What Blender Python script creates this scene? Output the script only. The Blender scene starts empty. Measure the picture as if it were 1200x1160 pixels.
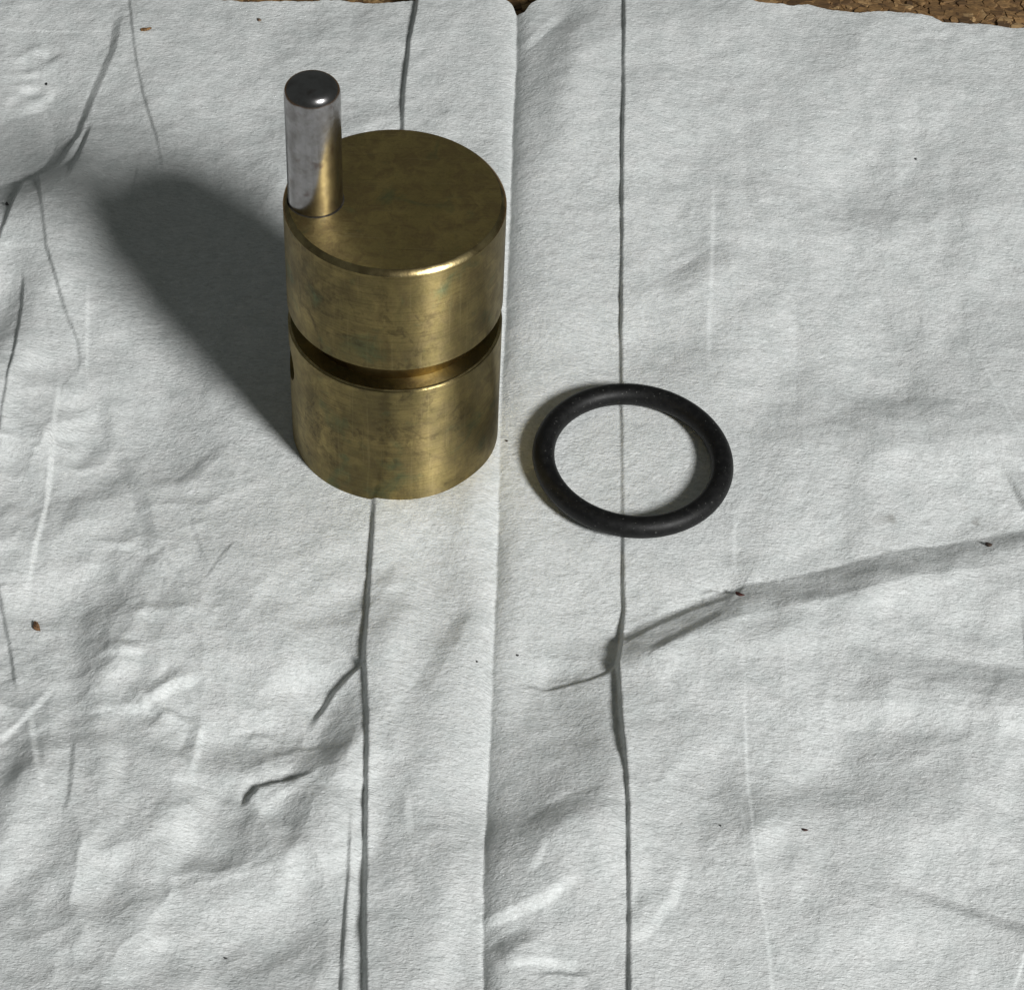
import bpy, bmesh, math, random
import numpy as np
from mathutils import Matrix, Vector

random.seed(7)
MM = 0.001                     # every length below is in millimetres
scene = bpy.context.scene
col = scene.collection

# ------------------------------------------------------------------ camera
cam_data = bpy.data.cameras.new('camera')
cam_data.sensor_fit = 'HORIZONTAL'
cam_data.sensor_width = 36.0
cam_data.lens = 36.0 * 2980.9 / 1200.0
cam_data.clip_start = 0.01
cam_data.clip_end = 50.0
cam = bpy.data.objects.new('camera', cam_data)
col.objects.link(cam)
pitch, roll = math.radians(47.026), math.radians(2.71)
fw = Vector((0, math.cos(pitch), -math.sin(pitch)))
ri0 = Vector((1, 0, 0)); up0 = ri0.cross(fw)
ri = ri0 * math.cos(roll) + up0 * math.sin(roll)
up = ri.cross(fw)
M = Matrix((ri, up, -fw)).transposed().to_4x4()
M.translation = Vector((18.693, -13.463, 0)) * MM - fw * 0.388124
cam.matrix_world = M
scene.camera = cam

# ------------------------------------------------------------------ light
# a plain dim room all round, and the one soft light the photograph shows:
# a small bright window high up behind the photographer's right shoulder
world = bpy.data.worlds.new('World'); scene.world = world
world.use_nodes = True
bg = world.node_tree.nodes['Background']
bg.inputs[0].default_value = (0.93, 1.0, 0.95, 1)
bg.inputs[1].default_value = 0.074
AZ, EL, DIST = math.radians(42.5), math.radians(35.4), 2.0
L = Vector((math.sin(AZ) * math.cos(EL), -math.cos(AZ) * math.cos(EL), math.sin(EL)))
ld = bpy.data.lights.new('window_light', 'AREA')
ld.shape = 'DISK'; ld.size = 0.40
ld.energy = 42.5
ld.color = (1.0, 1.0, 0.985)
lo = bpy.data.objects.new('window_light', ld); col.objects.link(lo)
lo.location = L * DIST
lo.rotation_euler = L.to_track_quat('Z', 'Y').to_euler()

scene.render.engine = 'CYCLES'
scene.cycles.use_denoising = True
scene.cycles.max_bounces = 10
scene.cycles.diffuse_bounces = 5
scene.cycles.glossy_bounces = 6
scene.cycles.blur_glossy = 0.0
vs = scene.view_settings
vs.view_transform = 'Standard'; vs.look = 'None'; vs.exposure = 0.0; vs.gamma = 1.0

# ------------------------------------------------------------------ tables (mm on the table plane)
CREASES = [
    ([(34.82, 122.14), (34.94, 98.43), (34.88, 53.27), (35.11, 11.79), (35.54, -19.42), (35.86, -33.82), (35.4, -40.39), (34.93, -44.74), (35.49, -56.82), (36.01, -65.74), (36.28, -72.95), (36.45, -86.81), (36.61, -99.94), (36.75, -108.72)], 0.47, 0.82, 5, 14, 0.25, 0, 0),
    ([(35.86, -33.0), (35.4, -40.39), (34.93, -44.74), (35.37, -56.82), (35.9, -67.93)], 0.62, 0.6, 4, 8, 0.4, 0.2, 0.2),
    ([(-3.25, 119.09), (-3.41, 105.77), (-4.02, 95.42), (-4.16, 82.97), (-3.77, 72.19), (-3.24, 48.31), (-2.83, 15.08), (-2.52, -15.72), (-2.09, -26.98), (-1.86, -38.63), (-1.64, -46.65), (-0.36, -58.95), (0.62, -72.16), (1.41, -87.43), (2.59, -101.8), (3.24, -110.52)], 0.69, 1.2, 6, 14, 0.25, 0, 0),
    ([(-1.36, -70.83), (-1.05, -80.73), (-0.76, -91.58), (-0.37, -101.96), (0.13, -109.46)], 0.45, 0.5, 5, 4, 0.4, 0.3, 0),
    ([(-0.71, -70.07), (-0.25, -80.68), (0.25, -91.52), (1.53, -109.38)], 1.01, -0.4, 3, 3, 0.5, 0.3, 0),
    ([(-57.4, 112.08), (-54.34, 96.62), (-52.22, 86.7), (-50.12, 79.0), (-48.1, 72.91), (-46.09, 66.69), (-44.03, 58.77), (-42.36, 52.57)], 0.49, 0.4, 4, 8, 0.3, 0, 0.25),
    ([(-57.59, 105.43), (-57.35, 91.56), (-58.41, 84.98), (-59.28, 79.52), (-60.7, 67.94), (-63.52, 56.65)], 1.69, 1.0, 5, 8, 0.4, 0.25, 0.2),
    ([(-58.28, 71.67), (-58.84, 62.49), (-58.97, 56.54), (-58.91, 50.48)], 1.07, 0.84, 4, 6, 0.4, 0.2, 0.3),
    ([(-59.03, 69.72), (-60.0, 63.33), (-61.35, 56.81)], 1.18, -0.5, 3, 4, 0.5, 0.3, 0.3),
    ([(-66.98, 61.66), (-64.32, 52.54), (-62.24, 44.07), (-60.07, 34.99), (-57.46, 28.27), (-55.53, 23.07), (-53.37, 17.97), (-51.75, 14.5), (-51.05, 10.82), (-51.21, 5.58)], 0.5, 0.52, 5, 8, 0.3, 0.1, 0.25),
    ([(-68.16, 58.13), (-67.66, 52.52), (-67.71, 45.87), (-68.07, 40.4), (-68.6, 36.08)], 0.9, 0.9, 5, 6, 0.4, 0.15, 0),
    ([(-63.54, 32.01), (-62.32, 23.0), (-61.48, 13.05), (-61.26, 5.29), (-60.86, -4.12), (-61.01, -7.82)], 0.49, 0.56, 4, 6, 0.3, 0.15, 0),
    ([(-48.26, 59.6), (-48.23, 55.06), (-47.46, 45.14)], 0.44, 0.24, 3, 4, 0.4, 0.2, 0.3),
    ([(-53.43, 7.74), (-53.11, 0.51), (-52.1, -10.88), (-51.6, -19.77), (-51.73, -25.34), (-51.81, -32.66), (-51.98, -38.47)], 0.58, -0.64, 5, 4, 0.5, 0.2, 0.25),
    ([(-52.49, 31.53), (-51.15, 19.73), (-49.99, 11.87), (-48.59, 5.18)], 0.46, -0.3, 3, 3, 0.5, 0.3, 0.3),
    ([(51.04, 68.06), (50.27, 43.45), (49.54, 26.68), (49.06, 7.91)], 0.7, -0.2, 6, 6, 0.5, 0.3, 0.3),
    ([(52.85, -13.39), (52.5, -21.81), (52.51, -26.59)], 0.52, -0.24, 4, 3, 0.5, 0.3, 0.3),
    ([(52.79, -35.24), (53.11, -51.16), (53.13, -63.26), (53.36, -75.51), (54.12, -84.46), (54.81, -91.13), (55.18, -100.2), (55.46, -107.72)], 0.41, -0.16, 5, 4, 0.5, 0.35, 0.0),
    ([(-43.24, -26.69), (-40.01, -27.0), (-37.44, -27.18), (-33.52, -28.97)], 1.18, -0.44, 4, 4, 0.5, 0.3, 0.15),
    ([(-33.52, -28.97), (-30.35, -32.98), (-26.75, -38.87)], 0.56, -0.16, 3, 3, 0.5, 0.2, 0.3),
    ([(-40.78, -48.41), (-36.39, -48.3), (-31.84, -47.55)], 0.95, -0.48, 3, 3, 0.5, 0.3, 0.3),
    ([(-39.31, -46.74), (-36.72, -45.94), (-32.7, -46.65)], 1.44, 0.44, 3, 3, 0.5, 0.3, 0.3),
    ([(-41.56, -57.78), (-36.93, -57.34), (-31.8, -57.04), (-26.3, -58.69)], 1.37, -0.6, 4, 4, 0.5, 0.3, 0.3),
    ([(-32.18, -56.91), (-28.4, -53.45), (-23.89, -50.53)], 1.63, -0.8, 4, 5, 0.5, 0.1, 0.3),
    ([(-32.0, -55.52), (-29.2, -51.94), (-27.23, -48.22)], 1.96, 0.8, 5, 4, 0.5, 0.15, 0.4),
    ([(-30.11, -57.09), (-26.67, -57.64), (-23.85, -59.15)], 1.35, 0.56, 3, 3, 0.5, 0.2, 0.3),
    ([(-23.2, -58.5), (-23.35, -63.32), (-23.62, -68.94)], 0.72, -0.5, 4, 3, 0.5, 0.15, 0.3),
    ([(-24.39, -58.57), (-24.71, -61.91), (-25.44, -65.67)], 1.71, 0.56, 5, 3, 0.5, 0.2, 0.4),
    ([(-17.73, -60.29), (-15.65, -59.56), (-12.64, -59.69)], 1.06, 0.44, 4, 4, 0.5, 0.3, 0.3),
    ([(-11.79, -62.34), (-8.84, -62.01), (-5.27, -61.95)], 1.34, 0.36, 4, 4, 0.5, 0.3, 0.3),
    ([(-16.12, -73.13), (-15.4, -71.07), (-14.37, -69.71), (-11.74, -68.97), (-9.45, -68.26), (-7.05, -67.38)], 1.27, 1.24, 3, 4, 0.5, 0.15, 0.25),
    ([(-17.12, -68.12), (-14.85, -67.26), (-12.37, -66.08), (-9.19, -64.71)], 2.32, -0.8, 4, 4, 0.5, 0.2, 0.3),
    ([(-8.74, -59.15), (-7.37, -55.57), (-5.5, -51.91), (-3.49, -49.6), (-1.44, -47.75)], 1.11, 1.0, 3, 3, 0.5, 0.3, 0.0),
    ([(-7.3, -67.25), (-5.47, -69.33), (-3.57, -72.4)], 0.38, -0.16, 3, 3, 0.5, 0.2, 0.3),
    ([(-56.24, -35.44), (-55.18, -38.67), (-53.1, -45.03), (-50.93, -52.79), (-49.75, -55.51)], 0.49, 0.5, 4, 4, 0.4, 0, 0.25),
    ([(-47.97, -57.55), (-46.44, -63.2), (-44.9, -68.29), (-42.36, -75.37)], 0.83, -0.5, 4, 4, 0.5, 0.2, 0.3),
    ([(-44.8, -52.42), (-46.71, -56.4), (-49.06, -60.35), (-51.51, -63.5)], 0.82, -0.4, 4, 4, 0.5, 0.3, 0.1),
    ([(-41.01, -61.38), (-40.35, -67.29), (-39.93, -73.08), (-40.08, -78.07)], 0.7, 0.4, 3, 4, 0.5, 0.3, 0.3),
    ([(-47.79, 5.24), (-43.46, -5.38), (-40.18, -11.91), (-37.72, -16.58), (-33.88, -28.14)], 2.19, 0.6, 6, 6, 0.5, 0.2, 0.15),
    ([(-32.77, -15.73), (-30.06, -11.25), (-27.36, -7.44), (-23.47, -3.13)], 2.63, 0.6, 6, 6, 0.5, 0.2, 0.4),
    ([(-22.01, -25.17), (-24.11, -29.22), (-26.09, -33.88)], 0.58, 0.2, 3, 3, 0.5, 0.2, 0.3),
    ([(-29.67, -20.99), (-27.43, -26.88), (-25.55, -31.0)], 0.67, 0.2, 3, 3, 0.5, 0.2, 0.3),
    ([(32.58, -43.77), (36.39, -41.45), (40.75, -38.28), (44.51, -36.09), (48.94, -33.51), (53.15, -31.42), (59.78, -29.5), (70.15, -25.48), (78.03, -22.25), (91.28, -17.78), (100.71, -14.38)], 7.55, 2.6, 9, 15, 0.35, 0.08, 0),
    ([(35.9, -40.84), (40.75, -37.14), (44.53, -34.44), (49.6, -32.14), (53.17, -30.59)], 1.44, 0.5, 4, 5, 0.5, 0.05, 0.25),
    ([(38.25, -45.01), (44.46, -40.31), (48.25, -37.16), (52.07, -33.97)], 1.86, 0.6, 4, 4, 0.5, 0.2, 0.3),
    ([(46.85, -30.31), (49.02, -29.51), (51.17, -29.71), (53.17, -30.59)], 0.84, 0.44, 2.5, 2.5, 0.5, 0.2, 0.1),
    ([(19.91, -48.49), (24.81, -48.98), (30.9, -47.51), (33.58, -46.09), (35.05, -44.41)], 0.78, 0.6, 5, 5, 0.4, 0.4, 0.05),
    ([(22.26, -45.51), (25.93, -44.65), (30.87, -45.15)], 3.18, -0.6, 5, 5, 0.5, 0.3, 0.3),
    ([(16.91, -91.92), (21.35, -90.34), (25.81, -88.35), (28.59, -85.63), (31.4, -83.02)], 1.57, -0.84, 5, 5, 0.5, 0.1, 0.4),
    ([(23.22, -84.85), (24.74, -82.3), (25.56, -78.51)], 1.07, -0.4, 3, 3, 0.5, 0.3, 0.3),
    ([(18.46, -96.81), (21.5, -94.56), (25.91, -92.08)], 2.8, 0.8, 5, 5, 0.5, 0.2, 0.4),
    ([(19.98, -98.54), (24.38, -97.52), (27.15, -97.24), (32.72, -97.84)], 1.03, -0.5, 4, 3, 0.5, 0.2, 0.3),
    ([(24.1, -99.34), (27.74, -98.76), (31.62, -99.06)], 0.9, 0.5, 3, 3, 0.5, 0.3, 0.3),
    ([(37.15, -95.39), (39.96, -91.29), (42.81, -86.45), (44.6, -79.51)], 1.43, -0.5, 5, 5, 0.5, 0.2, 0.4),
    ([(36.58, -92.14), (38.04, -88.74), (39.06, -85.31)], 1.64, 0.36, 4, 4, 0.5, 0.2, 0.3),
    ([(20.98, -79.47), (26.62, -74.22), (32.4, -71.03), (35.91, -69.82)], 4.73, 1.1, 8, 8, 0.4, 0.4, 0.25),
    ([(4.54, -56.84), (7.8, -50.79), (11.01, -41.89), (13.82, -32.71)], 2.41, 0.56, 8, 6, 0.5, 0.3, 0.3),
    ([(6.35, -70.38), (6.85, -74.65), (7.3, -78.15)], 1.05, -0.3, 4, 4, 0.5, 0.3, 0.3),
    ([(68.81, 106.2), (67.38, 66.95), (65.59, 23.73), (63.87, -17.61)], 3.63, 0.26, 5, 5, 0.5, 0.3, 0.3),
    ([(86.62, 94.83), (84.5, 56.84), (81.76, 18.86)], 4.43, -0.28, 6, 6, 0.5, 0.3, 0.3),
    ([(58.47, 97.71), (58.28, 70.92), (57.9, 39.72)], 3.61, 0.22, 5, 5, 0.5, 0.3, 0.3),
    ([(95.95, 80.83), (91.53, 46.37), (90.98, 15.55)], 4.07, 0.26, 6, 6, 0.5, 0.3, 0.3),
    ([(72.99, 1.01), (70.82, -13.65), (70.74, -24.08)], 3.15, 0.24, 5, 5, 0.5, 0.3, 0.3),
    ([(62.1, -34.67), (61.81, -55.25), (62.85, -71.41)], 2.92, -0.2, 5, 5, 0.5, 0.3, 0.3),
    ([(29.49, 52.88), (36.76, 56.75), (45.54, 56.26)], 5.37, 0.24, 5, 5, 0.5, 0.3, 0.3),
    ([(16.83, 94.0), (20.23, 100.36), (24.31, 106.89)], 1.93, -0.4, 4, 4, 0.5, 0.2, 0.3),
    ([(39.64, 31.74), (45.31, 35.67), (51.09, 41.37), (56.98, 47.17)], 5.98, 0.8, 10, 9, 0.5, 0.3, 0.4),
    ([(60.09, -53.06), (68.58, -53.01), (78.25, -53.5), (95.21, -53.56)], 4.62, -1.1, 9, 8, 0.5, 0.3, 0),
    ([(64.19, -43.43), (76.42, -45.06), (94.84, -45.52)], 7.93, 1.0, 10, 9, 0.5, 0.4, 0),
    ([(71.49, -82.39), (76.56, -83.47), (81.54, -85.36), (90.33, -88.49)], 2.42, 0.9, 6, 6, 0.5, 0.25, 0),
    ([(65.51, 12.86), (77.52, 8.86), (100.31, 6.57)], 11.46, 1.1, 12, 12, 0.5, 0.4, 0),
    ([(68.58, -6.63), (82.12, -2.09), (99.91, 2.79)], 7.36, -0.9, 10, 10, 0.5, 0.4, 0),
]
PATCHES = [
    (-20.88, -76.26, 38.08, 32.58, 0, 0.074),
    (64.71, 59.9, 44.39, 52.12, 0, -0.063),
    (32.33, -64.48, 14.26, 38.3, 0, 0.042),
    (-66.7, 53.71, 8.66, 13.51, 0, 0.63),
    (-65.06, 14.78, 4.07, 11.92, 0, 0.525),
    (-63.61, 71.27, 2.97, 14.24, 20, 0.105),
    (26.89, -60.34, 7.78, 13.47, 0, 0.336),
    (25.47, -75.0, 6.4, 5.66, 0, 0.252),
    (30.91, -47.83, 4.9, 7.85, 0, 0.126),
    (11.62, -65.7, 4.73, 8.81, 0, -0.21),
    (-39.67, -42.59, 7.37, 6.47, 10, 0.252),
    (-22.65, -39.92, 4.95, 4.06, -30, 0.21),
    (-11.76, -62.64, 7.12, 2.98, 0, 0.21),
    (-4.53, -63.7, 3.55, 8.89, 0, 0.294),
    (-48.16, -69.21, 3.5, 7.33, 0, 0.42),
    (-39.8, -58.28, 2.15, 7.62, 20, 0.252),
    (-24.61, -83.45, 2.27, 6.89, 0, -0.294),
    (-29.36, -90.51, 4.48, 2.68, -30, 0.252),
    (-40.05, -87.07, 5.63, 8.18, 0, 0.084),
    (-10.5, -75.66, 5.78, 4.25, 0, 0.21),
    (-9.18, -89.38, 7.88, 5.36, 0, -0.126),
    (3.55, -21.47, 6.41, 5.19, 0, -0.126),
    (-25.76, -64.95, 7.07, 5.19, 0, 0.105),
    (56.25, -76.05, 1.86, 2.25, 0, -0.336),
    (71.35, -66.59, 10.69, 5.86, 0, 0.21),
    (51.12, -72.09, 4.69, 5.72, 0, 0.168),
    (66.91, -82.38, 4.61, 5.5, 0, 0.147),
    (89.69, 59.46, 10.38, 13.61, 0, 0.105),
    (56.18, 70.77, 9.02, 11.71, 0, 0.063),
    (24.19, 97.6, 3.9, 15.23, 0, 0.21),
    (59.54, 37.72, 4.28, 8.45, 0, 0.105),
    (80.65, 14.86, 12.4, 9.82, 0, 0.168),
    (45.12, 18.34, 8.28, 7.92, 0, 0.126),
    (61.3, 9.69, 4.09, 11.56, 0, 0.126),
    (12.2, -41.01, 3.72, 9.67, 20, 0.21),
    (3.76, -44.73, 3.07, 7.95, 0, -0.105),
    (2.58, -63.28, 2.37, 11.87, 0, -0.126),
    (13.29, -20.85, 2.31, 10.4, 0, -0.21),
    (13.83, -44.12, 2.22, 12.74, 0, -0.168),
    (14.31, -69.92, 2.11, 11.55, 0, -0.168),
    (14.38, -90.73, 2.48, 10.63, 0, -0.252),
    (-73.15, 89.08, 0.76, 1.0, 0, -0.336),
    (-71.6, 86.2, 0.91, 0.99, 0, 0.336),
    (-70.59, 91.29, 1.38, 1.01, -20, -0.336),
    (-68.21, 88.96, 0.91, 1.5, -30, 0.336),
    (-72.12, 84.68, 1.21, 0.74, 0, -0.336),
    (-71.03, 81.8, 1.36, 0.74, 0, -0.336),
    (-69.55, 80.2, 1.5, 0.98, 0, 0.336),
    (-69.94, 77.02, 1.8, 1.21, 0, -0.273),
    (-67.19, 80.63, 0.9, 1.47, 0, -0.273),
    (-73.51, 78.44, 0.9, 0.97, 0, -0.315),
]
VALLEY = [
    (16.22, 113.11),
    (15.35, 105.93),
    (15.82, 91.91),
    (15.79, 74.84),
    (16.14, 51.91),
    (16.27, 24.38),
    (16.23, 10.51),
    (16.61, -10.01),
    (16.88, -20.62),
    (17.03, -37.46),
    (17.16, -50.22),
    (17.29, -62.41),
    (17.3, -74.05),
    (17.3, -85.18),
    (17.97, -100.96),
    (18.34, -109.71),
]
TORN_EDGE = [
    (-128.37, 110.16),
    (-104.47, 109.66),
    (-80.61, 109.16),
    (-61.58, 109.08),
    (-48.81, 108.23),
    (-39.97, 107.09),
    (-32.9, 107.38),
    (-26.65, 108.14),
    (-20.41, 109.16),
    (-12.45, 108.73),
    (-7.68, 108.31),
    (-3.47, 109.44),
    (-2.84, 112.14),
    (3.18, 112.61),
    (8.78, 111.99),
    (12.02, 110.39),
    (14.46, 108.74),
    (15.33, 106.45),
    (16.75, 106.56),
    (17.78, 109.0),
    (20.71, 111.87),
    (23.06, 113.65),
    (28.61, 115.7),
    (36.61, 116.33),
    (46.2, 115.75),
    (51.78, 114.59),
    (55.75, 113.57),
    (60.49, 112.36),
    (66.86, 112.33),
    (69.27, 113.05),
    (74.79, 111.9),
    (79.55, 111.74),
    (87.57, 112.64),
    (90.75, 112.62),
    (92.65, 112.51),
    (94.29, 111.06),
    (101.78, 111.38),
    (106.53, 111.23),
    (109.71, 111.21),
    (125.52, 110.62),
    (149.13, 109.33),
]
CRUMBS = [
    ('wood_crumb', 'brown wood crumb with a dark end, largest crumb, on the towel near its left side', (-49.49, -42.23), 2.02, 0.93, 53.9, (0.19, 0.1, 0.045)),
    ('splinter', 'dark red splinter lying on the crease to the lower right of the rubber ring', (53.16, -31.09), 1.67, 0.59, 15.6, (0.06, 0.012, 0.007)),
    ('wood_crumb', 'small dark brown crumb on the long slanting crease, far right of the ring', (91.43, -17.6), 1.04, 0.77, 0.0, (0.05, 0.03, 0.02)),
    ('splinter', 'thin tan wood splinter above the cylinder shadow, beside the upper left crease', (-51.62, 96.06), 2.17, 0.82, -28.2, (0.24, 0.13, 0.05)),
    ('grit_speck', 'black grit speck at the left edge beside the upper dark crease', (-68.6, 46.9), 0.92, 0.91, 29.3, (0.012, 0.012, 0.012)),
    ('grit_speck', 'black grit speck among the small embossed marks in the upper left corner', (-68.07, 83.26), 0.91, 0.6, 70.5, (0.012, 0.012, 0.012)),
    ('wood_crumb', 'tiny brown crumb between the steel pin and the back edge of the towel', (-31.71, 101.99), 0.78, 0.73, 0.0, (0.16, 0.1, 0.06)),
    ('grit_speck', 'tiny dark speck just left of the central valley fold, below the brass cylinder', (14.79, -46.28), 0.49, 0.42, 0.0, (0.03, 0.028, 0.026)),
    ('grit_speck', 'tiny dark speck just right of the central valley fold, below the rubber ring', (20.59, -43.38), 0.62, 0.42, 0.0, (0.03, 0.028, 0.026)),
    ('grit_speck', 'tiny brown speck between the foot of the brass cylinder and the rubber ring', (17.49, -1.91), 0.53, 0.48, 0.0, (0.05, 0.03, 0.015)),
    ('splinter', 'short dark red brown splinter standing alone in the lower right of the towel', (60.62, -74.25), 0.94, 0.39, 0.0, (0.06, 0.03, 0.025)),
    ('grit_speck', 'tiny grey speck on the lower right towel, left of the white raised line', (49.08, -74.63), 0.35, 0.39, 0.0, (0.05, 0.05, 0.05)),
    ('grit_speck', 'tiny grey speck alone on the upper right of the towel, far behind the ring', (86.8, 72.09), 0.6, 0.58, 0.0, (0.08, 0.08, 0.09)),
    ('grit_speck', 'tiny dark speck alone near the front edge of the towel, lower left', (-15.77, -97.15), 0.66, 0.36, 0.0, (0.06, 0.06, 0.06)),
]
STAINS = [
    (76.44, -13.47, 1.18, 1.07, 0.35),
    (75.5, -13.88, 2.62, 1.78, 0.14),
    (90.27, -11.87, 1.05, 1.08, 0.4),
    (88.65, -9.48, 0.66, 0.72, 0.25),
]


# ------------------------------------------------------------------ helpers
def mat(name):
    m = bpy.data.materials.new(name); m.use_nodes = True
    nt = m.node_tree
    return m, nt, nt.nodes['Principled BSDF']

def N(nt, t, **kw):
    n = nt.nodes.new(t)
    for k, v in kw.items():
        if k.startswith('i_'):
            key = k[2:]
            n.inputs[int(key) if key.isdigit() else key.replace('_', ' ')].default_value = v
        else:
            setattr(n, k, v)
    return n

def ln(nt, a, b): nt.links.new(a, b)

def ramp(nt, src, stops):
    r = nt.nodes.new('ShaderNodeValToRGB')
    e = r.color_ramp.elements
    while len(e) < len(stops): e.new(0.5)
    for i, (p, c) in enumerate(stops):
        e[i].position = p
        e[i].color = (c, c, c, 1) if isinstance(c, (int, float)) else (*c, 1)
    ln(nt, src, r.inputs[0])
    return r.outputs[0]

def mapped(nt, scale, rot=(0, 0, 0), loc=(0, 0, 0), coord='Object'):
    tc = nt.nodes.new('ShaderNodeTexCoord')
    mp = nt.nodes.new('ShaderNodeMapping')
    mp.inputs['Scale'].default_value = scale
    mp.inputs['Rotation'].default_value = rot
    mp.inputs['Location'].default_value = loc
    ln(nt, tc.outputs[coord], mp.inputs[0])
    return mp.outputs[0]

def noise(nt, vec, scale=1.0, detail=3.0, rough=0.55, dist=0.0):
    n = N(nt, 'ShaderNodeTexNoise', i_Scale=scale, i_Detail=detail, i_Roughness=rough, i_Distortion=dist)
    ln(nt, vec, n.inputs['Vector'])
    return n.outputs['Fac']

def mixc(nt, fac, a, b, blend='MIX'):
    m = nt.nodes.new('ShaderNodeMix'); m.data_type = 'RGBA'; m.blend_type = blend
    for s, v in ((m.inputs['Factor'], fac), (m.inputs['A'], a), (m.inputs['B'], b)):
        pass
    ins = [m.inputs[0], m.inputs[6], m.inputs[7]]
    for s, v in zip(ins, (fac, a, b)):
        if isinstance(v, (int, float)): s.default_value = v
        elif isinstance(v, tuple): s.default_value = (*v, 1)
        else: ln(nt, v, s)
    return m.outputs[2]

def math_(nt, op, a, b=0.0, c=None):
    m = N(nt, 'ShaderNodeMath', operation=op)
    for s, v in zip(m.inputs, (a, b, c)):
        if v is None: continue
        if isinstance(v, (int, float)): s.default_value = v
        else: ln(nt, v, s)
    return m.outputs[0]

def bump(nt, height, dist, strength=1.0, normal=None):
    b = N(nt, 'ShaderNodeBump', i_Strength=strength, i_Distance=dist)
    ln(nt, height, b.inputs['Height'])
    if normal is not None: ln(nt, normal, b.inputs['Normal'])
    return b.outputs[0]

def link_mesh(name, me, material, parent=None):
    o = bpy.data.objects.new(name, me); col.objects.link(o)
    me.materials.append(material)
    if parent is not None: o.parent = parent
    return o

def lathe(profile, seg=200, closed_axis=True):
    """profile: list of (r, z) in mm from bottom to top; a revolved, consistently wound bmesh."""
    bm = bmesh.new(); rings = []
    for r, z in profile:
        if r < 1e-6:
            rings.append([bm.verts.new((0, 0, z * MM))])
        else:
            rings.append([bm.verts.new((r * MM * math.cos(2 * math.pi * k / seg), r * MM * math.sin(2 * math.pi * k / seg), z * MM)) for k in range(seg)])
    for a, b in zip(rings, rings[1:]):
        for k in range(seg):
            j = (k + 1) % seg
            if len(a) == 1: bm.faces.new((a[0], b[j], b[k]))
            elif len(b) == 1: bm.faces.new((a[k], a[j], b[0]))
            else: bm.faces.new((a[k], a[j], b[j], b[k]))
    bmesh.ops.recalc_face_normals(bm, faces=bm.faces)
    return bm

def to_mesh(bm, name, smooth_angle=30):
    me = bpy.data.meshes.new(name); bm.to_mesh(me); bm.free()
    me.polygons.foreach_set('use_smooth', [True] * len(me.polygons))
    me.set_sharp_from_angle(angle=math.radians(smooth_angle))
    return me

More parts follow.
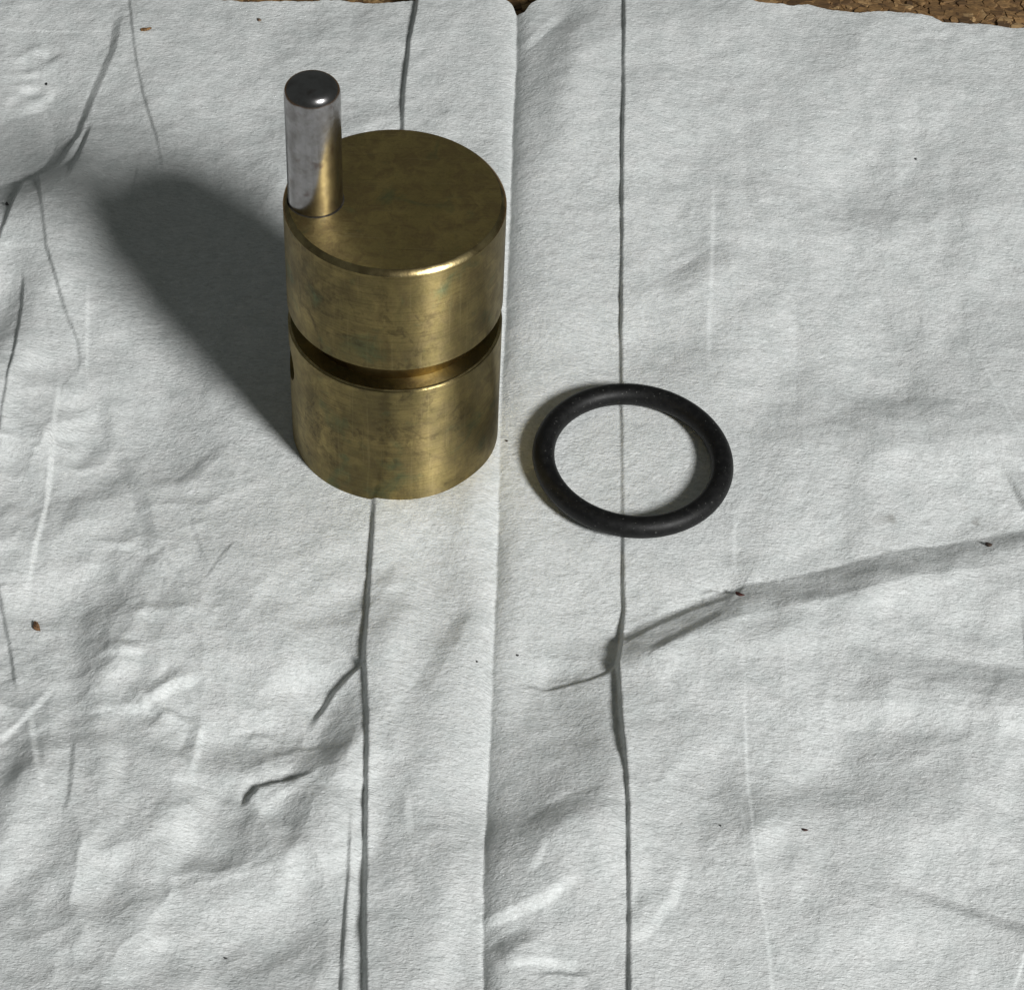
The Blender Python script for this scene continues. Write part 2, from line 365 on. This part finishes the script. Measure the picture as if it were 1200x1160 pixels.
# ------------------------------------------------------------------ materials
def brass_material(name, top=False):
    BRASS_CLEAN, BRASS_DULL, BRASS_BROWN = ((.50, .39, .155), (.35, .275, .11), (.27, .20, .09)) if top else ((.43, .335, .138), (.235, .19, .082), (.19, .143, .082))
    m, nt, p = mat(name)
    v = mapped(nt, (1, 1, 1))
    big = noise(nt, v, 120, 4, .6, .4)
    mid = noise(nt, v, 420, 5, .65, .6)
    fine = noise(nt, v, 2600, 3, .6)
    c = mixc(nt, ramp(nt, big, [(.36, 0.0), (.66, 1.0)]), BRASS_DULL, BRASS_CLEAN)
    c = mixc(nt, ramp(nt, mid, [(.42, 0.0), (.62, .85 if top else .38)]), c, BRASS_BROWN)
    # verdigris blooms
    vd = noise(nt, mapped(nt, (1, 1, 1), loc=(.031, .017, .006)), 150, 4, .6, .5)
    c = mixc(nt, ramp(nt, vd, [(.58, 0.0), (.72, .6)]), c, (.13, .20, .11))
    # tide-mark stains: thin dark contour lines of a noise field, kept to some areas
    ct = noise(nt, mapped(nt, (1, 1, .8), loc=(.011, .003, .02)), 110, 3, .6, 1.0)
    band = ramp(nt, ct, [(.42, 0.0), (.49, .9), (.52, .9), (.535, 0.0)])
    area = ramp(nt, noise(nt, mapped(nt, (1, 1, 1), loc=(.05, .02, .0)), 90, 2, .5), [(.46, 0.0), (.6, 1.0)])
    grain = ramp(nt, noise(nt, v, 1100, 3, .7), [(.4, 0.0), (.6, 1.0)])
    st = math_(nt, 'MULTIPLY', math_(nt, 'MULTIPLY', band, area), grain)
    c = mixc(nt, math_(nt, 'MULTIPLY', st, .0 if top else .5), c, (.06, .045, .03))
    c = mixc(nt, ramp(nt, fine, [(.3, .22), (.55, 0.0)]), c, (.10, .075, .035))
    if top:
        for k_, (ang_, dx_) in enumerate(((.4, .013), (1.25, .031), (2.3, .007))):
            sc = noise(nt, mapped(nt, (90, 5200, 1), rot=(0, 0, ang_), loc=(dx_, dx_ * 7, 0)), 1, 1, .4)
            c = mixc(nt, ramp(nt, sc, [(.70, 0.0), (.76, .45)]), c, (.50, .42, .22))
            c = mixc(nt, ramp(nt, sc, [(.22, .5), (.28, 0.0)]), c, (.12, .09, .035))
    else:
        rg = noise(nt, mapped(nt, (90, 90, 5200)), 1, 2, .6)
        c = mixc(nt, ramp(nt, rg, [(.36, .35), (.5, 0.0)]), c, (.13, .10, .045))
        vt = noise(nt, mapped(nt, (1900, 1900, 60), loc=(.3, .1, 0)), 1, 2, .6)
        c = mixc(nt, ramp(nt, vt, [(.60, 0.0), (.76, .25)]), c, (.50, .41, .20))
    ln(nt, c, p.inputs['Base Color'])
    p.inputs['Metallic'].default_value = 1.0
    r = math_(nt, 'ADD', math_(nt, 'MULTIPLY', mid, .22), .40 if top else .30)
    ln(nt, r, p.inputs['Roughness'])
    # turning marks: very fine rings along the axis, and tiny dents
    tm = noise(nt, mapped(nt, (60, 60, 9000)), 1, 2, .6) if not top else noise(nt, v, 1800, 3, .6)
    b1 = bump(nt, tm, .000012, .5)
    b2 = bump(nt, mid, .00012, .35, b1)
    ln(nt, b2, p.inputs['Normal'])
    if not top:
        # turned wall: the fine rings spread reflections up and down, not round
        p.inputs['Anisotropic'].default_value = .92
        p.inputs['Anisotropic Rotation'].default_value = .25
        tg = N(nt, 'ShaderNodeTangent', direction_type='RADIAL', axis='Z')
        ln(nt, tg.outputs[0], p.inputs['Tangent'])
    return m

M_brass = brass_material('tarnished_brass')
M_brass_top = brass_material('tarnished_brass_face', True)

def edge_material():
    m, nt, p = mat('rubbed_brass_edge')
    v = mapped(nt, (1, 1, 1))
    c = mixc(nt, ramp(nt, noise(nt, v, 350, 3, .6), [(.4, 0.0), (.62, 1.0)]), (.55, .44, .22), (.30, .23, .11))
    ln(nt, c, p.inputs['Base Color'])
    p.inputs['Metallic'].default_value = 1.0
    p.inputs['Roughness'].default_value = .27
    ln(nt, bump(nt, noise(nt, v, 900, 3, .6), .0001, .3), p.inputs['Normal'])
    return m
M_edge = edge_material()

def groove_material():
    m, nt, p = mat('dark_brass_groove')
    v = mapped(nt, (1, 1, 1))
    c = mixc(nt, ramp(nt, noise(nt, v, 260, 4, .6), [(.38, 0.0), (.62, 1.0)]), (.16, .11, .045), (.27, .20, .085))  # mottled brass, browner and darker than the drum walls
    ln(nt, c, p.inputs['Base Color'])
    p.inputs['Metallic'].default_value = 1.0
    p.inputs['Roughness'].default_value = .38
    return m
M_groove = groove_material()

def steel_material():
    m, nt, p = mat('worn_steel')
    v = mapped(nt, (1, 1, 1))
    n1 = noise(nt, v, 500, 4, .6)
    c = mixc(nt, ramp(nt, n1, [(.42, 0.0), (.66, .75)]), (.36, .35, .355), (.22, .205, .20))
    sp = noise(nt, mapped(nt, (1, 1, 1), loc=(.02, .01, .03)), 420, 2, .5)
    c = mixc(nt, ramp(nt, sp, [(.60, 0.0), (.72, .6)]), c, (.12, .075, .06))
    ln(nt, c, p.inputs['Base Color'])
    p.inputs['Metallic'].default_value = 1.0
    ln(nt, math_(nt, 'ADD', math_(nt, 'MULTIPLY', n1, .2), .12), p.inputs['Roughness'])
    ln(nt, bump(nt, noise(nt, v, 700, 3, .6), .00008, .25), p.inputs['Normal'])
    return m
M_steel = steel_material()

def rubber_material():
    m, nt, p = mat('black_rubber')
    v = mapped(nt, (1, 1, 1))
    n1 = noise(nt, v, 900, 4, .65)
    c = mixc(nt, ramp(nt, n1, [(.45, 0.0), (.75, 1.0)]), (.004, .004, .0042), (.012, .012, .012))
    dust = ramp(nt, noise(nt, v, 3000, 1, .5), [(.70, 0.0), (.76, .5)])
    c = mixc(nt, dust, c, (.16, .16, .15))
    ln(nt, c, p.inputs['Base Color'])
    ln(nt, math_(nt, 'ADD', math_(nt, 'MULTIPLY', n1, .25), .40), p.inputs['Roughness'])
    p.inputs['Specular IOR Level'].default_value = .33
    ln(nt, bump(nt, noise(nt, v, 2600, 3, .6), .00006, .4), p.inputs['Normal'])
    return m
M_rubber = rubber_material()

def towel_material():
    m, nt, p = mat('paper_towel')
    # formation cloudiness of the sheet and short fibres along x, their relief shade painted in dark
    cloud = noise(nt, mapped(nt, (1, 1, 1)), 260, 4, .6)
    c = mixc(nt, ramp(nt, cloud, [(.3, 0.0), (.7, 1.0)]), (.69, .72, .715), (.80, .815, .81))
    fib = noise(nt, mapped(nt, (820, 2200, 1200)), 1, 4, .65, 1.2)
    c = mixc(nt, ramp(nt, fib, [(.32, .52), (.5, 0.0)]), c, (.46, .47, .46))
    c = mixc(nt, ramp(nt, fib, [(.54, 0.0), (.68, .8)]), c, (.90, .92, .92))
    # a few grey oily marks
    for x, y, rx, ry, s in STAINS:
        vv = mapped(nt, (1 / (rx * MM), 1 / (ry * MM), 0), loc=(-x / rx, -y / ry, 0))
        dn = N(nt, 'ShaderNodeVectorMath', operation='LENGTH')
        ln(nt, vv, dn.inputs[0])
        w = math_(nt, 'ADD', dn.outputs['Value'], math_(nt, 'MULTIPLY', math_(nt, 'SUBTRACT', noise(nt, mapped(nt, (1, 1, 1)), 900, 3, .6), .5), 2.2))
        c = mixc(nt, ramp(nt, w, [(.35, s), (1.0, 0.0)]), c, (.22, .20, .17))
    ln(nt, c, p.inputs['Base Color'])
    p.inputs['Roughness'].default_value = .62
    p.inputs['Specular IOR Level'].default_value = .3
    h1 = noise(nt, mapped(nt, (820, 2300, 1100)), 1, 4, .65, 1.2)
    h2 = noise(nt, mapped(nt, (1500, 3000, 1500), rot=(0, 0, .5)), 1, 2, .6, .4)
    h3 = noise(nt, mapped(nt, (1, 1, 1)), 420, 3, .6)
    b = bump(nt, h3, .0006, .5)
    b = bump(nt, h1, .00024, .75, b)
    b = bump(nt, h2, .00016, .7, b)
    ln(nt, b, p.inputs['Normal'])
    return m
M_towel = towel_material()

def bench_material():
    m, nt, p = mat('chipboard_bench')
    v = mapped(nt, (1, 1, 1))
    n1 = noise(nt, v, 180, 5, .7, .8)
    c = ramp(nt, n1, [(.32, (.12, .065, .026)), (.48, (.20, .112, .045)), (.60, (.29, .17, .07)), (.72, (.38, .25, .12))])
    ln(nt, c, p.inputs['Base Color'])
    p.inputs['Roughness'].default_value = .85
    ln(nt, bump(nt, noise(nt, v, 420, 5, .7), .0012, .7), p.inputs['Normal'])
    return m
M_bench = bench_material()

def chip_material():
    m, nt, p = mat('wood_chips')
    g = nt.nodes.new('ShaderNodeNewGeometry')
    c = ramp(nt, g.outputs['Random Per Island'], [(0.0, (.10, .055, .022)), (.3, (.20, .11, .042)), (.6, (.28, .16, .062)), (.85, (.36, .21, .085)), (1.0, (.46, .30, .14))])
    n1 = noise(nt, mapped(nt, (500, 1500, 900)), 1, 4, .7)
    c = mixc(nt, ramp(nt, n1, [(.38, .65), (.58, 0.0)]), c, (.05, .028, .014))
    ln(nt, c, p.inputs['Base Color'])
    p.inputs['Roughness'].default_value = .8
    ln(nt, bump(nt, n1, .0004, .5), p.inputs['Normal'])
    return m
M_chip = chip_material()

def crumb_material(name, rgb):
    m, nt, p = mat(name)
    n1 = noise(nt, mapped(nt, (1, 1, 1)), 2500, 3, .6)
    c = mixc(nt, ramp(nt, n1, [(.40, 0.0), (.62, 1.0)]), tuple(x * .35 for x in rgb), tuple(min(1, x * 1.35) for x in rgb))
    ln(nt, c, p.inputs['Base Color'])
    p.inputs['Roughness'].default_value = .75
    return m

# ------------------------------------------------------------------ noise for the sheet
def perlin(x, y, cell, seed):
    rs = np.random.RandomState(seed)
    g = rs.uniform(0, 2 * np.pi, (64, 64))
    gx, gy = np.cos(g), np.sin(g)
    u, v = x / cell, y / cell
    iu, iv = np.floor(u).astype(int), np.floor(v).astype(int)
    fu, fv = u - iu, v - iv
    su, sv = fu * fu * fu * (fu * (fu * 6 - 15) + 10), fv * fv * fv * (fv * (fv * 6 - 15) + 10)
    def d(a, b):
        i, j = (iu + a) % 64, (iv + b) % 64
        return gx[i, j] * (fu - a) + gy[i, j] * (fv - b)
    n0 = d(0, 0) * (1 - su) + d(1, 0) * su
    n1 = d(0, 1) * (1 - su) + d(1, 1) * su
    return (n0 * (1 - sv) + n1 * sv) * 1.4

LXY = np.array([math.sin(AZ), -math.cos(AZ)])      # towards the light, on the table

def line_coords(x, y, pts):
    """signed distance (positive on the light's side) and arc fraction along a polyline"""
    P = np.array(pts, float)
    seg = P[1:] - P[:-1]; sl = np.hypot(*seg.T); cum = np.concatenate([[0], np.cumsum(sl)])
    chord = P[-1] - P[0]
    nrm = np.array([-chord[1], chord[0]])
    sgn = 1.0 if nrm @ LXY > 0 else -1.0
    best = np.full(x.shape, 1e9); cb = np.zeros(x.shape); sd = np.zeros(x.shape); arc = np.zeros(x.shape)
    for i in range(len(seg)):
        dx, dy = x - P[i, 0], y - P[i, 1]
        t = (dx * seg[i, 0] + dy * seg[i, 1]) / (sl[i] ** 2)
        tc = np.clip(t, 0, 1)
        ex, ey = dx - tc * seg[i, 0], dy - tc * seg[i, 1]
        d = np.hypot(ex, ey)
        cr = (seg[i, 0] * dy - seg[i, 1] * dx) / sl[i]
        m = (d < best - 1e-7) | ((np.abs(d - best) <= 1e-7) & (np.abs(cr) > cb))
        cb = np.where(m, np.abs(cr), cb)
        best = np.where(m, d, best)
        sd = np.where(m, np.where(cr * sgn >= 0, d, -d), sd)
        # run past the two ends so that the taper fades there
        ta = t if (i == 0 or i == len(seg) - 1) else tc
        if i == 0 and len(seg) > 1: ta = np.minimum(ta, 1)
        if i == len(seg) - 1 and len(seg) > 1: ta = np.maximum(ta, 0)
        arc = np.where(m, (cum[i] + ta * sl[i]) / cum[-1], arc)
    return sd, arc

def crumple(x, y, cell, slope, seed):
    """crumpled-paper facets: the lower envelope of random cones, creased where they meet"""
    rs = np.random.RandomState(seed)
    J = rs.uniform(-.45, .45, (64, 64, 2)); B = rs.uniform(0, .9, (64, 64)); A = rs.uniform(.75, 1.0, (64, 64)); TH = rs.uniform(0, math.pi, (64, 64))
    u, v = x / cell, y / cell
    iu, iv = np.floor(u).astype(int), np.floor(v).astype(int)
    best = np.full(x.shape, 1e9)
    for a in (-2, -1, 0, 1, 2):
        for b in (-2, -1, 0, 1, 2):
            i, j = (iu + a) % 64, (iv + b) % 64
            dx = u - (iu + a + .5 + J[i, j, 0]); dy = v - (iv + b + .5 + J[i, j, 1])
            c, s = np.cos(TH[i, j]), np.sin(TH[i, j])
            p, q = dx * c + dy * s, -dx * s + dy * c
            d = np.sqrt(p * p + (q * .5) ** 2 + .01) * A[i, j] + B[i, j] * .8
            best = np.minimum(best, d)
    return (best - .72) * cell * slope

def sstep(t):
    t = np.clip(t, 0, 1); return t * t * (3 - 2 * t)

def sheet_height(x, y):
    """height of the towel in mm over points x, y (mm)"""
    h = np.zeros_like(x)
    # general waviness and soft cockling
    wx = x + 6 * perlin(x, y, 40, 11); wy = y + 6 * perlin(x, y, 40, 12)
    h += 1.1 * perlin(wx, wy, 55, 1) + .62 * perlin(wx, wy, 24, 2)
    h += .30 * perlin(wx, wy * .8, 11, 3) + .15 * perlin(x, y, 5.2, 4) + .055 * perlin(x, y, 2.6, 5)
    # sharp cockle facets
    r1 = perlin(wx * .9, wy * .7, 26, 21); h += .55 * (1 - np.abs(r1) * 2.2) * sstep(.5 + perlin(x, y, 60, 22) * 1.4)
    left_low = sstep((22 - x) / 30) * sstep((45 - y) / 60)
    w_c = .30 + .75 * left_low + .35 * sstep((-20 - y) / 40)
    cx_ = x + 3.5 * perlin(x, y, 15, 61) + 1.0 * perlin(x, y, 4, 62); cy_ = y + 3.5 * perlin(x, y, 15, 63) + 1.0 * perlin(x, y, 4, 64)
    vary = sstep(.55 + 1.3 * perlin(x, y, 34, 65))
    h += w_c * vary * (crumple(cx_, cy_, 21, .17, 71) + crumple(cx_ + 40, cy_ + 13, 9.5, .24, 72) * sstep(.4 + 1.5 * perlin(x, y, 27, 66)))
    h += (.25 + .75 * left_low) * sstep(.45 + 1.6 * perlin(x, y, 22, 67)) * crumple(x + 1.4 * perlin(x, y, 8, 68) + 9, y + 1.4 * perlin(x, y, 8, 69) + 31, 5.6, .17, 74)
    h += w_c * .35 * (crumple(x * .8 + cy_ * .3, cy_, 31, .2, 73))
    # the V valley that runs the length of the sheet
    sd, arc = line_coords(x + .12 * perlin(x, y, 4, 51), y, VALLEY)
    h *= (1 - .8 * np.exp(-(sd / 7) ** 2)) * (.25 + .75 * sstep((np.hypot(x, y) - 15) / 22))
    hold = np.exp(-np.abs(sd) / 34)
    far = sstep((arc - .45) / .35)
    right = np.where(sd > 0, (.95 - .2 * far) * (1 - np.exp(-sd / 1.3)) + (1.75 - .1 * far) * (1 - np.exp(-sd / (5.0 + 2.5 * far))), 0)
    left = np.where(sd <= 0, 1.45 * (1 - np.exp(sd / 3.4)) + .3 * (1 - np.exp(sd / .8)), 0)
    h += (right + left) * hold - .9 * np.exp(-np.abs(sd) / 34)
    for pts, w, amp, dd, dl, sh, t0, t1 in CREASES:
        P = np.array(pts); mg = 4 * max(dd, dl)
        sel = np.where((x > P[:, 0].min() - mg) & (x < P[:, 0].max() + mg) & (y > P[:, 1].min() - mg) & (y < P[:, 1].max() + mg))
        if len(sel[0]) == 0: continue
        xs, ys = x[sel], y[sel]
        jx = .06 * perlin(xs, ys, 3.1, 31) + .12 * perlin(xs, ys, 13, 34); jy = .06 * perlin(xs, ys, 3.1, 32)
        sd, arc = line_coords(xs + jx, ys + jy, pts)
        win = np.ones_like(xs)
        win *= sstep(arc / max(t0, .015))
        win *= sstep((1 - arc) / max(t1, .015))
        win *= 1 + (.6 if w > 3 else .35) * perlin(xs, ys, 16, 33) + (.3 * perlin(xs, ys, 6, 35) if w > 3 else 0)
        T = np.clip(sd / w + sh, 0, 1); T = .8 * T + .2 * T * T * (3 - 2 * T)
        if w > 3: T = T + .4 * T * (1 - T)
        lo = -sh; hi = 1 - sh
        prof = lo + T * (hi - lo)
        ex = np.where(sd > 0, np.exp(-np.maximum(sd - w * hi, 0) / dl), np.exp(-np.maximum(-sd - w * sh, 0) / dd))
        h[sel] += amp * win * prof * ex
    for cx, cy, rx, ry, rot, s in PATCHES:
        mg = 3.2 * max(rx, ry)
        sel = np.where((np.abs(x - cx) < mg) & (np.abs(y - cy) < mg))
        if len(sel[0]) == 0: continue
        dx, dy = x[sel] - cx, y[sel] - cy
        a = math.radians(rot); u = dx * math.cos(a) + dy * math.sin(a); v = -dx * math.sin(a) + dy * math.cos(a)
        h[sel] += s * (dx * LXY[0] + dy * LXY[1]) * np.exp(-.5 * ((u / rx) ** 2 + (v / ry) ** 2))
    return h

RING_C = np.array([37.0, -6.5]); RING_T = 1.70; RING_Z = 1.92
def ring_radius(a): return 13.95 + .30 * np.cos(2 * (a - math.radians(118)))

def settle(x, y, h):
    """press the sheet under what stands on it"""
    r = np.hypot(x, y)
    near = np.exp(-np.maximum(r - 16, 0) / 5)
    h = h * (1 - .6 * near) + near * .05
    h = np.where(r < 15.4, -.9, h)
    dx, dy = x - RING_C[0], y - RING_C[1]
    d = np.abs(np.hypot(dx, dy) - ring_radius(np.arctan2(dy, dx)))
    under = RING_Z - np.sqrt(np.maximum((RING_T + .3) ** 2 - d ** 2, 0))
    k2 = np.exp(-(np.hypot(dx, dy) / 22) ** 4)
    h = h * (1 - .55 * k2)
    h = np.where(d < RING_T + .3, np.minimum(h, under + .05), h)
    return h

# ------------------------------------------------------------------ bench
def build_bench():
    n = 90
    bm = bmesh.new()
    X0, X1, Y0, Y1 = -420, 460, -320, 520
    nx, ny = 88, 84
    grid = []
    for j in range(ny + 1):
        row = []
        for i in range(nx + 1):
            row.append(bm.verts.new(((X0 + (X1 - X0) * i / nx) * MM, (Y0 + (Y1 - Y0) * j / ny) * MM, (-4.2 + random.uniform(-.15, .15)) * MM)))
        grid.append(row)
    for j in range(ny):
        for i in range(nx):
            bm.faces.new((grid[j][i], grid[j][i + 1], grid[j + 1][i + 1], grid[j + 1][i]))
    o = link_mesh('bench_surface', to_mesh(bm, 'bench_surface', 180), M_bench)
    o['kind'] = 'structure'
    # coarse chips pressed into the board, dense along the strip beyond the towel
    rs = np.random.RandomState(5)
    V, F = [], []
    def chip(cx, cy, cz, l, w, t, a, tilt):
        k = 7; b = len(V)
        for lay in (0, 1):
            for q in range(k):
                th = 2 * math.pi * q / k
                rr = rs.uniform(.72, 1.12) if lay == 0 else .86
                u, v = l * rr * math.cos(th), w * rr * math.sin(th)
                z = cz + (t if lay else -t) + u * tilt + rs.uniform(-.06, .06)
                V.append(((cx + u * math.cos(a) - v * math.sin(a)) * MM, (cy + u * math.sin(a) + v * math.cos(a)) * MM, z * MM))
        F.append([b + k + q for q in range(k)])
        for q in range(k):
            F.append([b + q, b + (q + 1) % k, b + k + (q + 1) % k, b + k + q])
    for i in range(11000):
        x = rs.uniform(-140, 190); y = 108 + 70 * rs.rand() ** 1.3
        s = rs.uniform(.6, 1.2) if rs.rand() < .6 else rs.uniform(1.2, 2.8)
        chip(x, y, -4.2 + rs.uniform(-.08, .14), s * rs.uniform(.9, 1.9), s * rs.uniform(.45, .9), rs.uniform(.12, .3), rs.uniform(0, math.pi), rs.normal(0, .09))
    me = bpy.data.meshes.new('wood_chips'); me.from_pydata(V, [], F); me.update()
    c = link_mesh('wood_chips', me, M_chip, o)
    c['kind'] = 'stuff'
build_bench()

# ------------------------------------------------------------------ towel
def build_towel():
    def axis(a, b, c, d, fine, coarse):
        lo = np.arange(a, b, coarse); midl = np.arange(b, c, fine); hi = np.arange(c, d + 1e-6, coarse)
        return np.concatenate([lo, midl, hi])
    xs = axis(-150, -84, 114, 180, .205, 1.6)
    vs_ = np.concatenate([np.linspace(0, .17, 34, endpoint=False), np.linspace(.17, 1, 800)])
    E = np.array(TORN_EDGE)
    order = np.argsort(E[:, 0]); E = E[order]
    ye = np.interp(xs, E[:, 0], E[:, 1])
    ye += .22 * perlin(xs, xs * 0 + 3.3, 2.2, 41) + .14 * perlin(xs, xs * 0 + 7.7, .8, 42) + .5 * perlin(xs, xs * 0 + 1.7, 9, 43)
    y0 = -165.0
    X, Vv = np.meshgrid(xs, vs_)
    base = 118.0
    # only the last stretch bends to follow the torn edge
    Y = y0 + Vv * (base - y0)
    k = sstep((Vv - .82) / .18)
    Y = Y + k * (ye[None, :] - base)
    H = settle(X, Y, sheet_height(X, Y))
    H = np.maximum(H, -3.3)
    ny, nx = X.shape
    co = np.stack([X * MM, Y * MM, H * MM], -1).reshape(-1, 3).astype(np.float32)
    idx = np.arange(nx * ny).reshape(ny, nx)
    q = np.stack([idx[:-1, :-1], idx[:-1, 1:], idx[1:, 1:], idx[1:, :-1]], -1).reshape(-1, 4).astype(np.int32)
    me = bpy.data.meshes.new('paper_towel')
    me.vertices.add(len(co)); me.vertices.foreach_set('co', co.ravel())
    me.loops.add(q.size); me.loops.foreach_set('vertex_index', q.ravel())
    me.polygons.add(len(q)); me.polygons.foreach_set('loop_start', np.arange(0, q.size, 4, dtype=np.int32))
    me.update(calc_edges=True)
    me.polygons.foreach_set('use_smooth', np.ones(len(q), dtype=bool))
    o = link_mesh('paper_towel', me, M_towel)
    o['label'] = 'creased pale grey paper towel spread under the brass cylinder and rubber ring'
    o['category'] = 'paper towel'
    return o
build_towel()

# ------------------------------------------------------------------ brass piston
H_TOP, G_TOP, G_BOT, RAD = 46.55, 27.62, 23.52, 16.0
piston = bpy.data.objects.new('brass_piston', None); col.objects.link(piston)
piston.empty_display_size = .01
piston['label'] = 'tarnished brass cylinder with a cut groove and an off-centre steel pin standing on top'
piston['category'] = 'machine part'

ch = .78
def build_piston():
    # upper drum: underside, wall, then the rubbed chamfer and the flat face as their own parts
    up_ = lathe([(11.8, G_TOP), (RAD - .18, G_TOP), (RAD, G_TOP + .18), (RAD, H_TOP - ch)])
    link_mesh('upper_drum', to_mesh(up_, 'upper_drum'), M_brass, piston)
    cf = lathe([(RAD, H_TOP - ch), (RAD - .12, H_TOP - ch + .2), (RAD - ch + .18, H_TOP - .08), (RAD - ch, H_TOP)])
    link_mesh('chamfer', to_mesh(cf, 'chamfer', 40), M_edge, piston)
    tf = lathe([(RAD - ch, H_TOP), (RAD * .6, H_TOP), (0, H_TOP)])
    link_mesh('end_face', to_mesh(tf, 'end_face', 40), M_brass_top, piston)
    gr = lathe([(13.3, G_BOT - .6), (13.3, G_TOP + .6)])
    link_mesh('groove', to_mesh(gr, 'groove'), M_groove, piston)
    # lower drum with the drilled side hole
    low = lathe([(0, -.8), (RAD - .15, -.8), (RAD, -.6), (RAD, G_BOT - .30), (RAD - .30, G_BOT), (0, G_BOT)])
    lo_me = to_mesh(low, 'lower_drum')
    low_o = link_mesh('lower_drum', lo_me, M_brass, None)
    lo_me.materials.append(M_groove); 
    bmc = bmesh.new()
    bmesh.ops.create_cone(bmc, cap_ends=True, segments=48, radius1=3.5 * MM, radius2=3.5 * MM, depth=14 * MM)
    hm = bpy.data.meshes.new('cutter'); bmc.to_mesh(hm); bmc.free()
    cut = bpy.data.objects.new('cutter', hm); col.objects.link(cut)
    a = math.radians(190)
    d = Vector((math.cos(a), math.sin(a), 0))
    cut.matrix_world = Matrix.Translation(d * 16 * MM + Vector((0, 0, 16.6 * MM))) @ d.to_track_quat('Z', 'Y').to_matrix().to_4x4()
    md = low_o.modifiers.new('hole', 'BOOLEAN'); md.operation = 'DIFFERENCE'; md.object = cut; md.solver = 'EXACT'
    bpy.context.view_layer.update()
    dg = bpy.context.evaluated_depsgraph_get()
    nm = bpy.data.meshes.new_from_object(low_o.evaluated_get(dg))
    low_o.modifiers.clear(); low_o.data = nm; nm.name = 'lower_drum'
    nm.polygons.foreach_set('use_smooth', [True] * len(nm.polygons))
    nm.set_sharp_from_angle(angle=math.radians(30))
    bpy.data.objects.remove(cut); 
    low_o.parent = piston
    # rubbed bright lip of the groove
    lip = lathe([(RAD + .004, G_BOT - .34), (RAD - .28, G_BOT + .012), (RAD - .42, G_BOT + .014)])
    link_mesh('groove_lip', to_mesh(lip, 'groove_lip', 60), M_edge, piston)
    # steel pin
    pr, pl = 3.92, 21.3
    prof = [(pr, H_TOP - .5)]
    prof += [(pr, H_TOP + pl - 2.25)]
    rc = 1.85
    for k in range(1, 9):
        t = math.radians(80 * k / 8)
        prof.append((pr - rc + rc * math.cos(t), H_TOP + pl - 2.25 + rc * math.sin(t)))
    zt = prof[-1][1]; r_ = prof[-1][0]
    for k in range(1, 7):
        f = k / 6
        prof.append((r_ * (1 - f), zt + .38 * (1 - (1 - f) ** 2)))
    prof[-1] = (0, prof[-1][1])
    pin = link_mesh('steel_pin', to_mesh(lathe(prof, 96), 'steel_pin', 50), M_steel, piston)
    pin.location = (-11.25 * MM, -1.2 * MM, 0)
    seam = lathe([(3.90, H_TOP + .03), (4.02, H_TOP + .035), (4.12, H_TOP + .002)], 96)
    so = link_mesh('pin_seam', to_mesh(seam, 'pin_seam', 60), crumb_material('dark_grime', (.03, .024, .014)), piston)
    so.location = (-11.25 * MM, -1.2 * MM, 0)
build_piston()

# ------------------------------------------------------------------ rubber ring
def build_ring():
    bm = bmesh.new(); n, k = 220, 40; rings = []
    for i in range(n):
        a = 2 * math.pi * i / n
        R = float(ring_radius(a))
        row = []
        for j in range(k):
            b = 2 * math.pi * j / k
            r = RING_T * (1 + .012 * math.exp(-((b if b < math.pi else b - 2 * math.pi) / .12) ** 2) + .012 * math.exp(-((b - math.pi) / .12) ** 2))
            rr = R + r * math.cos(b)
            row.append(bm.verts.new((rr * math.cos(a) * MM, rr * math.sin(a) * MM, (RING_Z + r * math.sin(b)) * MM)))
        rings.append(row)
    for i in range(n):
        for j in range(k):
            i2, j2 = (i + 1) % n, (j + 1) % k
            bm.faces.new((rings[i][j], rings[i2][j], rings[i2][j2], rings[i][j2]))
    bmesh.ops.recalc_face_normals(bm, faces=bm.faces)
    o = link_mesh('rubber_ring', to_mesh(bm, 'rubber_ring', 180), M_rubber)
    o.location = (RING_C[0] * MM, RING_C[1] * MM, 0)
    o['label'] = 'matte black rubber sealing ring lying flat to the right of the brass cylinder'
    o['category'] = 'o-ring'
build_ring()

# ------------------------------------------------------------------ crumbs and specks on the towel
def build_crumbs():
    rs = np.random.RandomState(3)
    for n_, (name, label, (cx, cy), l, w, ang, rgb) in enumerate(CRUMBS):
        if name == 'grit_speck': l *= .75; w *= .75
        z = float(settle(np.array([cx]), np.array([cy]), sheet_height(np.array([cx]), np.array([cy])))[0])
        bm = bmesh.new()
        bmesh.ops.create_icosphere(bm, subdivisions=2, radius=1.0)
        ax = rs.uniform(.5, 1.2)
        for v in bm.verts:
            c = v.co
            f = 1 + .22 * math.sin(3.1 * c.x + ax) * math.cos(2.7 * c.y + 2 * ax) + rs.uniform(-.13, .13)
            taper = 1 - .35 * c.x
            v.co = Vector((c.x * f * l / 2 * MM, c.y * f * taper * w / 2 * MM, (c.z * f * taper * w * .33) * MM))
        bmesh.ops.recalc_face_normals(bm, faces=bm.faces)
        o = link_mesh(name, to_mesh(bm, name, 25), crumb_material(name + '_material', rgb))
        o.location = (cx * MM, cy * MM, (z + w * .24) * MM)
        o.rotation_euler = (0, 0, math.radians(-ang))
        o['label'] = label
        o['category'] = {'wood_crumb': 'crumb', 'splinter': 'splinter', 'grit_speck': 'speck'}[name]
        o['group'] = {'wood_crumb': 'wood crumbs on the towel', 'splinter': 'splinters on the towel', 'grit_speck': 'dark specks on the towel'}[name]
build_crumbs()
